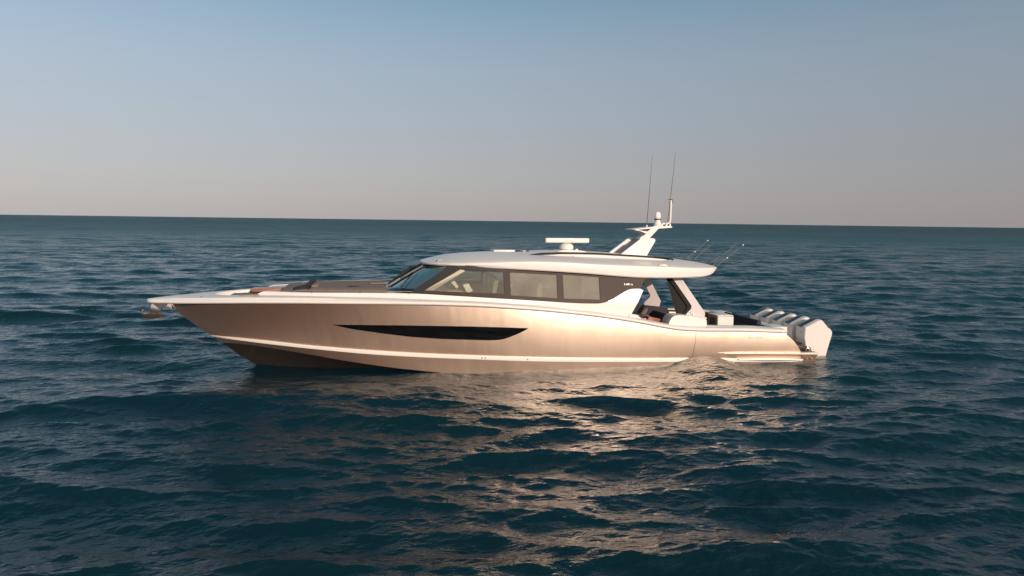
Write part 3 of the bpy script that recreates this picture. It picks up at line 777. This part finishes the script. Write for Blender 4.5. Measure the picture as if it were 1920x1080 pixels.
# ---- mast
mast = MB().plate([(13.54, 3.10), (14.30, 3.665), (14.74, 3.675), (14.79, 3.62), (14.46, 3.06)], -.44, -.36, .04, .014).build('mast', MAT['white'], yacht)
MB().plate([(13.44, 3.10), (14.22, 3.675), (14.74, 3.675), (14.79, 3.62), (14.46, 3.06)], .36, .47, .04, .014).build('mast_fin', MAT['white'], mast)
MB().plate([(13.62, 3.10), (14.36, 3.645), (14.50, 3.655), (13.95, 3.10)], -.36, .36, .01).build('mast_panel', MAT['shaded_white'], mast)
MB().plate([(14.30, 3.58), (14.42, 3.70), (14.84, 4.05), (14.98, 4.05), (15.02, 4.0), (14.66, 3.62), (14.60, 3.55)], -.14, .14, .02, .012).build('mast_arm', MAT['white'], mast)
# forward spreader: a swept wing with an opening
mb = MB(); mb.plate([(14.03, 3.945), (14.78, 4.035), (14.70, 3.985), (14.20, 3.935)], -.34, .34, .006, .004)
mb.plate([(14.12, 3.925), (14.30, 3.90), (14.58, 3.80), (14.66, 3.88), (14.40, 3.90), (14.22, 3.935)], -.34, .34, .006, .004)
mb.build('mast_spreader', MAT['white'], mast)
mb = MB(); mb.plate([(14.93, 3.975), (15.45, 4.01), (15.50, 4.035), (15.44, 4.065), (14.93, 4.05)], -.10, .10, .01, .006)
mb.build('aft_spreader', MAT['white'], mast)
for xx in (15.15, 15.30, 15.42):
    MB().lathe([(.001, 0), (.035, 0), (.035, .05), (.02, .09), (.001, .1)], (xx, -.06, 4.06), 10).build('mast_fitting', MAT['white'], mast)
dome = MB().lathe([(.001, 0), (.12, 0), (.13, .04), (.10, .14), (.085, .20)], (15.02, 0, 4.05), 20).build('dome_base', MAT['white'], mast)
MB().lathe([(.09, .20), (.105, .205), (.105, .235), (.09, .24)], (15.02, 0, 4.05), 20).build('dome_band', MAT['dark_metal'], dome)
MB().lathe([(.085, .24), (.098, .26), (.098, .34), (.09, .40), (.06, .45), (.001, .47)], (15.02, 0, 4.05), 20).build('dome_lamp', MAT['lens'], dome)
MB().tube([(15.20, 0, 4.13), (15.34, 0, 4.13), (15.43, 0, 4.17), (15.455, 0, 4.26), (15.46, 0, 4.88)], .035, 10).build('light_pole', MAT['white'], mast)
mb = MB(); mb.tube([(15.36, 0, 4.90), (15.50, 0, 4.91)], .012, 6); mb.tube([(15.38, 0, 4.82), (15.52, 0, 4.81)], .012, 6); mb.tube([(15.50, 0, 4.91), (15.52, 0, 4.81)], .012, 6)
mb.build('pole_bracket', MAT['dark_metal'], mast)
MB().tube([(15.37, 0, 4.17), (15.43, 0, 4.88), (15.51, 0, 5.8), (15.55, 0, 6.42)], [.011, .010, .008, .004], 6).build('whip_antenna', MAT['dark_metal'], mast)
MB().tube([(14.755, .22, 4.06), (14.81, .22, 5.2), (14.87, .22, 6.30)], [.012, .009, .004], 6).build('whip_antenna', MAT['dark_metal'], mast)
MB().lathe([(.001, 0), (.035, 0), (.03, .06), (.012, .10), (.001, .1)], (14.755, .22, 3.99), 10).build('antenna_base', MAT['white'], mast)

# ---- hull slit window, seams and hatches laid on the hull skin
bpy.context.view_layer.update()
bvh = BVHTree.FromObject(hull, bpy.context.evaluated_depsgraph_get())
def yhull(x, z):
    h = bvh.ray_cast(Vector((x, -6, z)), Vector((0, 1, 0)))
    return -h[0].y if h[0] is not None else YR(x)
def drape(mb, top, bot, off, sgn=-1, n=60, m=5, th=.02):
    return ruled(mb, top, bot, lambda x, z: yhull(x, z)+off, sgn, th, n, m)
s_top = [(5.0, 1.325), (5.8, 1.330), (6.8, 1.325), (8.0, 1.305), (8.66, 1.29), (9.5, 1.26), (10.30, 1.222)]
s_bot = [(5.0, 1.322), (5.3, 1.255), (5.6, 1.195), (6.37, 1.085), (7.15, .99), (7.9, .935), (8.66, .905), (9.2, .89), (9.47, .895), (9.62, .92), (9.78, .975), (9.97, 1.05), (10.15, 1.135), (10.30, 1.220)]
for sgn in (-1, 1):
    mb = MB(); drape(mb, s_top, s_bot, .004, sgn, 90, 6); slit = mb.build('hull_window', MAT['slit'], yacht)
    mb = MB(); drape(mb, [(x, z+.002) for x, z in s_bot], [(x-.004, z-.016) for x, z in s_bot], .010, sgn, 90, 1, .03); mb.build('window_rim', MAT['champagne'], slit)
def line_on_hull(mb, pts, wd=.009, sgn=-1):
    pts = resample(pts, 14); P_ = []
    for x, z in pts: P_.append((x, sgn*(yhull(x, z)+.0015), z))
    mb.tube(P_, wd*.6, 6)
mb = MB(); line_on_hull(mb, [(15.31, 1.03), (15.30, .65), (15.27, .25)]); mb.build('side_door_seam', MAT['seam'], yacht)
mb = MB(); line_on_hull(mb, [(17.03, .93), (17.05, .79)]); line_on_hull(mb, [(17.05, .79), (17.50, .775)]); line_on_hull(mb, [(17.50, .775), (17.54, .915)])
mb.build('hatch_seam', MAT['seam'], yacht)
for xx in (9.03, 9.12, 10.3):
    MB().lathe([(.001, -.01), (.016, -.008), (.016, .0), (.001, .002)], (xx, -(YC(xx)+.037), (ZC(xx)+ZCB(xx))/2), 10, 'y').build('drain_fitting', MAT['dark_metal'], yacht)

# ---- stern: platform and side sponsons
for sgn in (-1, 1):
    mb = MB(); G = []
    for x in list(np.linspace(15.62, 19.40, 30)):
        e = min(1, (x-15.62)/1.2); y = 2.20+.06*e; zt = .385-(x-15.62)*.034; zl = -.15
        G.append([(x, sgn*1.9, zt), (x, sgn*(y-.012), zt-.004), (x, sgn*(y-.002), zt-.03), (x, sgn*(y-.17), zl), (x, sgn*1.8, zl-.1)])
    mb.grid(G); mb.add(G[-1], [tuple(range(5))]); mb.add(G[0], [tuple(range(5))]); mb.build('hull_sponson', MAT['champagne'], yacht)
    mb = MB(); G = []
    for x in list(np.linspace(15.66, 19.47, 30)):
        e = min(1, (x-15.62)/1.2); y = 2.20+.06*e; zt = .387-(x-15.62)*.034
        G.append([(x, sgn*(y-.1), zt+.012), (x, sgn*(y+.012), zt+.010), (x, sgn*(y+.02), zt-.006), (x, sgn*(y+.012), zt-.022), (x, sgn*(y-.1), zt-.024)])
    mb.grid(G); mb.add(G[-1], [tuple(range(5))]); mb.build('sponson_trim', MAT['trim_white'], yacht)
    mb = MB(); G = []
    for x in np.linspace(16.75, 18.9, 20):
        h = .045*math.sin(math.pi*min(1, (x-16.7)/2.25))**.6+.01
        zz = .13-(x-16.75)*.03
        G.append([(x, sgn*2.20, zz+h*.8), (x, sgn*2.275, zz+h), (x, sgn*2.285, zz), (x, sgn*2.20, zz-h)])
    mb.grid(G); mb.add(G[-1], [(0, 1, 2, 3)]); mb.add(G[0], [(0, 1, 2, 3)]); mb.build('spray_rail', MAT['trim_white'], yacht)
plat = MB().box(18.55, 19.46, -2.2, 2.2, .17, .265, .02).build('swim_platform', MAT['teak'], yacht)
MB().box(18.7, 19.40, -2.15, 2.15, -.25, .168, .02).build('platform_base', MAT['champagne'], plat)
mb = MB(); mb.tube([(18.86, -2.252, .255), (18.87, -2.24, -.10)], .006, 6); mb.build('platform_seam', MAT['seam'], plat)
for xx in (19.06, 19.22):
    MB().lathe([(.001, -.012), (.022, -.01), (.026, .0), (.001, .002)], (xx, -2.25, .09), 12, 'y').build('drain_cap', MAT['steel'], plat)
# folded boarding ladder / hose bundle on the platform
mb = MB()
mb.tube([(18.85, -1.95, .44), (19.02, -1.95, .40), (19.22, -1.92, .34), (19.30, -1.9, .30)], [.05, .07, .08, .05], 10)
mb.tube([(18.9, -1.85, .50), (19.1, -1.8, .42), (19.3, -1.75, .36)], .035, 8)
mb.build('tilt_bracket', MAT['dark_metal'], yacht)
MB().tube([(19.18, -1.99, .27), (19.19, -2.0, .36), (19.26, -2.0, .41), (19.34, -1.99, .37), (19.36, -1.99, .28)], .016, 8).build('platform_cleat', MAT['steel'], yacht)

# ---- cockpit
MB().box(13.4, 18.3, -2.0, 2.0, .70, .75, 0).build('cockpit_sole', MAT['teak'], yacht)
MB().plate([(14.50, 1.05), (14.56, 1.30), (14.62, 1.41), (14.72, 1.475), (14.86, 1.485), (15.10, 1.47), (15.62, 1.385), (15.73, 1.355), (15.75, 1.08)], -2.12, -1.62, .03, .03).build('coaming_pod', MAT['white'], yacht)
MB().plate([(13.7, .75), (13.7, 1.42), (13.82, 1.52), (13.95, 1.48), (14.0, 1.2), (14.5, 1.18), (14.5, .75)], -.2, 1.75, .04, .02).build('cockpit_sofa', MAT['dark_fabric'], yacht)
MB().plate([(14.55, .75), (14.55, 1.30), (14.72, 1.44), (14.86, 1.40), (14.9, .75)], -1.6, -.6, .04, .02).build('cockpit_seat', MAT['dark_fabric'], yacht)
MB().plate([(13.75, .76), (13.75, 1.43), (14.6, 1.40), (16.1, 1.24), (16.3, .76)], 1.35, 1.60, .04, .02).build('side_sofa', MAT['dark_fabric'], yacht)
MB().plate([(13.35, .76), (13.35, 1.54), (13.75, 1.50), (13.72, .76)], -1.95, 1.85, .02).build('cockpit_locker', MAT['dark_fabric'], yacht)
ct_ = MB().box(13.75, 14.35, -1.65, -.75, 1.30, 1.34, .012).build('cockpit_table', MAT['wood'], yacht)
MB().lathe([(.16, .75), (.05, .79), (.05, 1.30), (.10, 1.30)], (14.1, -1.1, 0), 14).build('table_leg', MAT['steel'], ct_)
MB().plate([(14.02, 1.28), (14.42, 1.24), (14.46, 1.32), (14.08, 1.40)], -1.75, -1.45, .03, .02).build('seat_armrest', MAT['wood'], yacht)
# aft cockpit modules
md = MB().box(16.62, 17.10, -1.15, -.55, .75, 1.285, .02).build('galley_module', MAT['beige'], yacht)
MB().box(16.60, 17.14, -1.18, -.52, 1.287, 1.315, .01).build('module_top', MAT['white'], md)
MB().box(16.612, 16.6195, -1.06, -.66, .85, 1.22, 0).build('module_door', MAT['taupe'], md)
MB().box(16.64, 17.16, -1.162, -1.1515, .80, 1.27, 0).build('module_side_panel', MAT['white'], md)
MB().box(15.98, 16.12, -1.35, -1.05, .75, 1.24, .02).build('cooler_box', MAT['taupe'], yacht)
MB().box(15.96, 16.14, -1.37, -1.03, 1.242, 1.29, .015).build('cooler_lid', MAT['white'], yacht)
mb = MB(); mb.plate([(17.55, .76), (17.60, 1.0), (17.95, .90), (18.02, 1.12), (18.12, 1.13), (18.22, .76)], -1.15, .95, .03, .02)
mb.build('aft_bench', MAT['dark_fabric'], yacht)
cbx = MB().box(18.02, 18.50, -2.0, -1.25, .80, 1.045, .02).build('corner_locker', MAT['white'], yacht)
MB().box(18.005, 18.018, -1.95, -1.3, .84, 1.02, 0).build('locker_front', MAT['taupe'], cbx)
MB().box(18.22, 18.30, -2.012, -2.002, .95, 1.01, .003).build('locker_latch', MAT['dark_metal'], cbx)
MB().box(18.02, 18.50, 1.25, 2.0, .80, 1.045, .02).build('corner_locker', MAT['white'], yacht)
MB().box(18.24, 18.42, -1.15, 1.15, .3, 1.02, .02).build('transom_wall', MAT['white'], yacht)

# ---- five outboard motors bolted across the transom
def outboard():
    prof = [(19.40, .95), (19.56, 1.02), (19.90, 1.185), (20.02, 1.175), (20.32, .90), (20.41, .80), (20.41, .70), (20.33, .42), (20.22, .0), (20.20, -.2), (19.82, -.2), (19.80, .02), (19.44, .36), (19.39, .60)]
    yc = -1.335; hw = .245
    mb = MB(); P_ = roundpoly(prof, .035, 3); n = len(P_)
    cxx = 19.93; czz = .55
    rows = []
    for off, sc in ((-hw, .93), (-hw+.02, .965), (-hw+.09, 1.0), (hw-.09, 1.0), (hw-.02, .965), (hw, .93)):
        rows.append([(cxx+(x-cxx)*sc, yc+off, czz+(z-czz)*sc) for x, z in P_])
    mb.grid(rows, closed=True)
    bm = bmesh.new()
    for r_ in (rows[0], rows[-1]):
        f = bm.faces.new([bm.verts.new(p) for p in r_]); bmesh.ops.triangulate(bm, faces=[f])
    mb.bm(bm)
    eng = mb.build('outboard_motor', MAT['engine_white'], yacht, 28)
    ch = []
    # dark top panel from the front lip to the peak
    mb = MB(); G = []
    for (x, z) in ((19.37, .975), (19.52, 1.038), (19.72, 1.135), (19.88, 1.20), (19.97, 1.205)):
        G.append([(x, yc-.095, z-.03), (x, yc-.10, z-.002), (x, yc, z+.010), (x, yc+.10, z-.002), (x, yc+.095, z-.03)])
    mb.grid(G); mb.add(G[0], [tuple(range(5))]); mb.add(G[-1], [tuple(range(5))])
    ch.append(mb.build('cowl_panel', MAT['navy'], eng))
    # air slot on the rear shoulder
    mb = MB(); mb.plate([(20.07, 1.085), (20.095, 1.09), (20.27, .905), (20.25, .895)], yc-hw-.002, yc-hw+.006, .004)
    ch.append(mb.build('air_slot', MAT['seam'], eng))
    mb = MB(); mb.lathe([(.001, 0), (.018, .0), (.018, .012), (.001, .012)], (19.388, yc-.03, .78), 10, 'x')
    ch.append(mb.build('flush_port', MAT['dark_metal'], eng))
    mb = MB(); mb.box(19.25, 19.48, yc-.15, yc+.15, -.1, .34, .03); mb.box(19.36, 19.44, yc-.17, yc+.17, .3, .42, .02)
    ch.append(mb.build('mounting_bracket', MAT['dark_metal'], eng))
    mb = MB(); mb.plate([(19.85, -.18), (20.18, -.18), (20.12, -.9), (19.9, -.95)], yc-.04, yc+.04, .02)
    mb.plate([(19.6, -.8), (20.3, -.8), (20.3, -.93), (19.7, -.93)], yc-.06, yc+.06, .05)
    ch.append(mb.build('drive_leg', MAT['engine_white'], eng))
    return eng, ch
eng, ch = outboard()
for k in range(1, 5):
    e2 = eng.copy(); C.objects.link(e2); e2.location.y = .68*k
    for c_ in ch:
        d = c_.copy(); C.objects.link(d); d.parent = e2

# stainless stem plate and roller under the bow
mb = MB()
mb.plate([(.14, 1.79), (.60, 1.79), (.70, 1.56), (.67, 1.545), (.44, 1.66)], -.07, .07, .01, .005)
mb.build('stem_plate', MAT['steel'], yacht)
mb = MB(); mb.plate([(.55, 1.80), (.72, 1.80), (.78, 1.62), (.74, 1.60)], -.10, .10, .01, .004); mb.build('bow_eye_plate', MAT['steel'], yacht)
MB().lathe([(.001, -.02), (.03, -.02), (.03, .02), (.001, .02)], (.81, 0, 1.49), 12, 'y').build('bow_eye', MAT['steel'], yacht)

# ------------------------------------------------------------------ loose things
anchor = empty('anchor', (.2, 0, 1.45), 'shiny steel plough anchor hanging under the bow tip of the yacht', 'anchor')
mb = MB(); mb.plate([(.12, 1.76), (.40, 1.74), (.34, 1.56), (.26, 1.47), (.06, 1.52), (.06, 1.60)], -.055, .055, .02, .008); mb.build('anchor_shank', MAT['steel'], anchor)
mb = MB()
G = []
for t in np.linspace(0, 1, 12):
    x = -.10+.56*t; wv = .20*max(0, math.sin(math.pi*min(1, .25+t*.75)))**.9+.006; z = 1.42+.05*(t-.3)**2-.02; q = wv/.2
    G.append([(x, -wv, z+.09*q), (x, -wv*.6, z+.01*q), (x, 0, z-.07*q), (x, wv*.6, z+.01*q), (x, wv, z+.09*q), (x, wv*.5, z+.06*q), (x, 0, z+.02*q), (x, -wv*.5, z+.06*q)])
mb.grid(G, closed=True); mb.add(G[0], [tuple(range(8))]); mb.add(G[-1], [tuple(range(8))]); mb.build('anchor_fluke', MAT['copper_steel'], anchor)
MB().tube([(.06, 0, 1.44), (-.05, -.02, 1.45), (-.11, -.06, 1.50), (-.12, -.06, 1.56), (-.10, -.06, 1.60)], [.04, .035, .03, .026, .02], 8).build('anchor_crown', MAT['copper_steel'], anchor)
MB().tube([(.27, 0, 1.56), (.22, 0, 1.50), (.12, 0, 1.44)], .02, 8).build('anchor_pin', MAT['steel'], anchor)

def pillow(name, c, size, rot, m_, label, cat, group=None, seed=0):
    rnd = random.Random(seed)
    mb = MB(); n = 12; G = []; K = []
    for i in range(n+1):
        r1 = []; r2 = []
        for j in range(n+1):
            u = i/n*2-1; v = j/n*2-1
            h = max(0, (1-u**4)*(1-v**4))**.5
            wr = 1+.05*math.sin(5*u+seed)*math.cos(4*v)
            x = u*size[0]/2*(1-.08*(1-abs(v))**2*0+.06*abs(v)); y = v*size[1]/2*(1+.06*abs(u))
            r1.append((x, y, h*size[2]/2*wr)); r2.append((x, y, -h*size[2]/2*wr))
        G.append(r1); K.append(r2)
    mb.grid(G); mb.grid(K)
    e = Matrix.Rotation(rot[2], 3, 'Z') @ Matrix.Rotation(rot[1], 3, 'Y') @ Matrix.Rotation(rot[0], 3, 'X')
    mb.v = [tuple(e @ Vector(p)+Vector(c)) for p in mb.v]
    o_ = mb.build(name, m_, None, 60)
    o_['label'] = label; o_['category'] = cat
    if group: o_['group'] = group
    return o_
pillow('throw_pillow', (4.34, -.62, 2.29), (.26, .34, .12), (0, -.85, .15), MAT['dark_fabric'], 'dark navy pillow leaning on the front edge of the sun pad, the nearer one', 'pillow', 'dark pillows on the foredeck', 1)
pillow('throw_pillow', (4.36, -.18, 2.30), (.26, .34, .12), (0, -.75, -.25), MAT['dark_fabric'], 'dark navy pillow on the front edge of the sun pad, the farther one', 'pillow', 'dark pillows on the foredeck', 2)
pillow('folded_towel', (4.14, -.80, 2.23), (.40, .46, .13), (0, -.2, .1), MAT['dark_fabric'], 'dark folded towel lying in front of the pillows on the bow lounge', 'towel', None, 3)
pillow('seat_cushion', (14.12, .35, 1.36), (.50, .50, .16), (0, -.45, .2), MAT['grey_fabric'], 'grey cushion thrown on the dark cockpit sofa, furthest forward', 'cushion', 'grey cushions in the cockpit', 4)
pillow('seat_cushion', (14.42, -.4, 1.36), (.42, .42, .15), (.3, -1.0, -.3), MAT['grey_fabric'], 'rounded grey cushion leaning by the cockpit table, nearer the stern', 'cushion', 'grey cushions in the cockpit', 5)

# fishing rods standing in holders on the aft edge of the hardtop
rods = [((16.38, -.95, 2.86), (17.34, -.95, 3.60), 'slender rod on the hardtop with a plain tip, between the white-tipped rods', False),
        ((16.26, -1.42, 2.79), (17.24, -1.42, 3.53), 'rod with white tip and ring raked from the near aft corner of the hardtop', True),
        ((16.52, -.55, 2.84), (17.35, -.55, 3.36), 'short dark rod between the two long rods at the hardtop edge', False),
        ((16.30, .65, 2.90), (17.15, .65, 3.60), 'thin rod with white tip behind the hardtop, furthest left', True),
        ((16.42, .35, 2.90), (17.20, .35, 3.55), 'faint thin rod behind the hardtop, second from the left', False)]
for a, b, lab, tip in rods:
    r0 = empty('fishing_rod', a, lab, 'fishing rod', 'rods raked aft from the hardtop')
    a = Vector(a); b = Vector(b)
    MB().tube([a, a.lerp(b, .5), b], [.010, .008, .005], 6).build('rod_blank', MAT['rod'], r0)
    MB().tube([a-(b-a)*.02, a.lerp(b, .12)], .022, 8).build('rod_grip', MAT['dark_metal'], r0)
    for q in ((.45, .98) if tip else (.5, .75)):
        p = a.lerp(b, q); rr = .026 if tip else .012
        MB().lathe([(.001, -rr), (rr*.8, -rr*.6), (rr, 0), (rr*.8, rr*.6), (.001, rr)], p, 10).build('rod_ring', MAT['lens' if tip else 'rod'], r0)
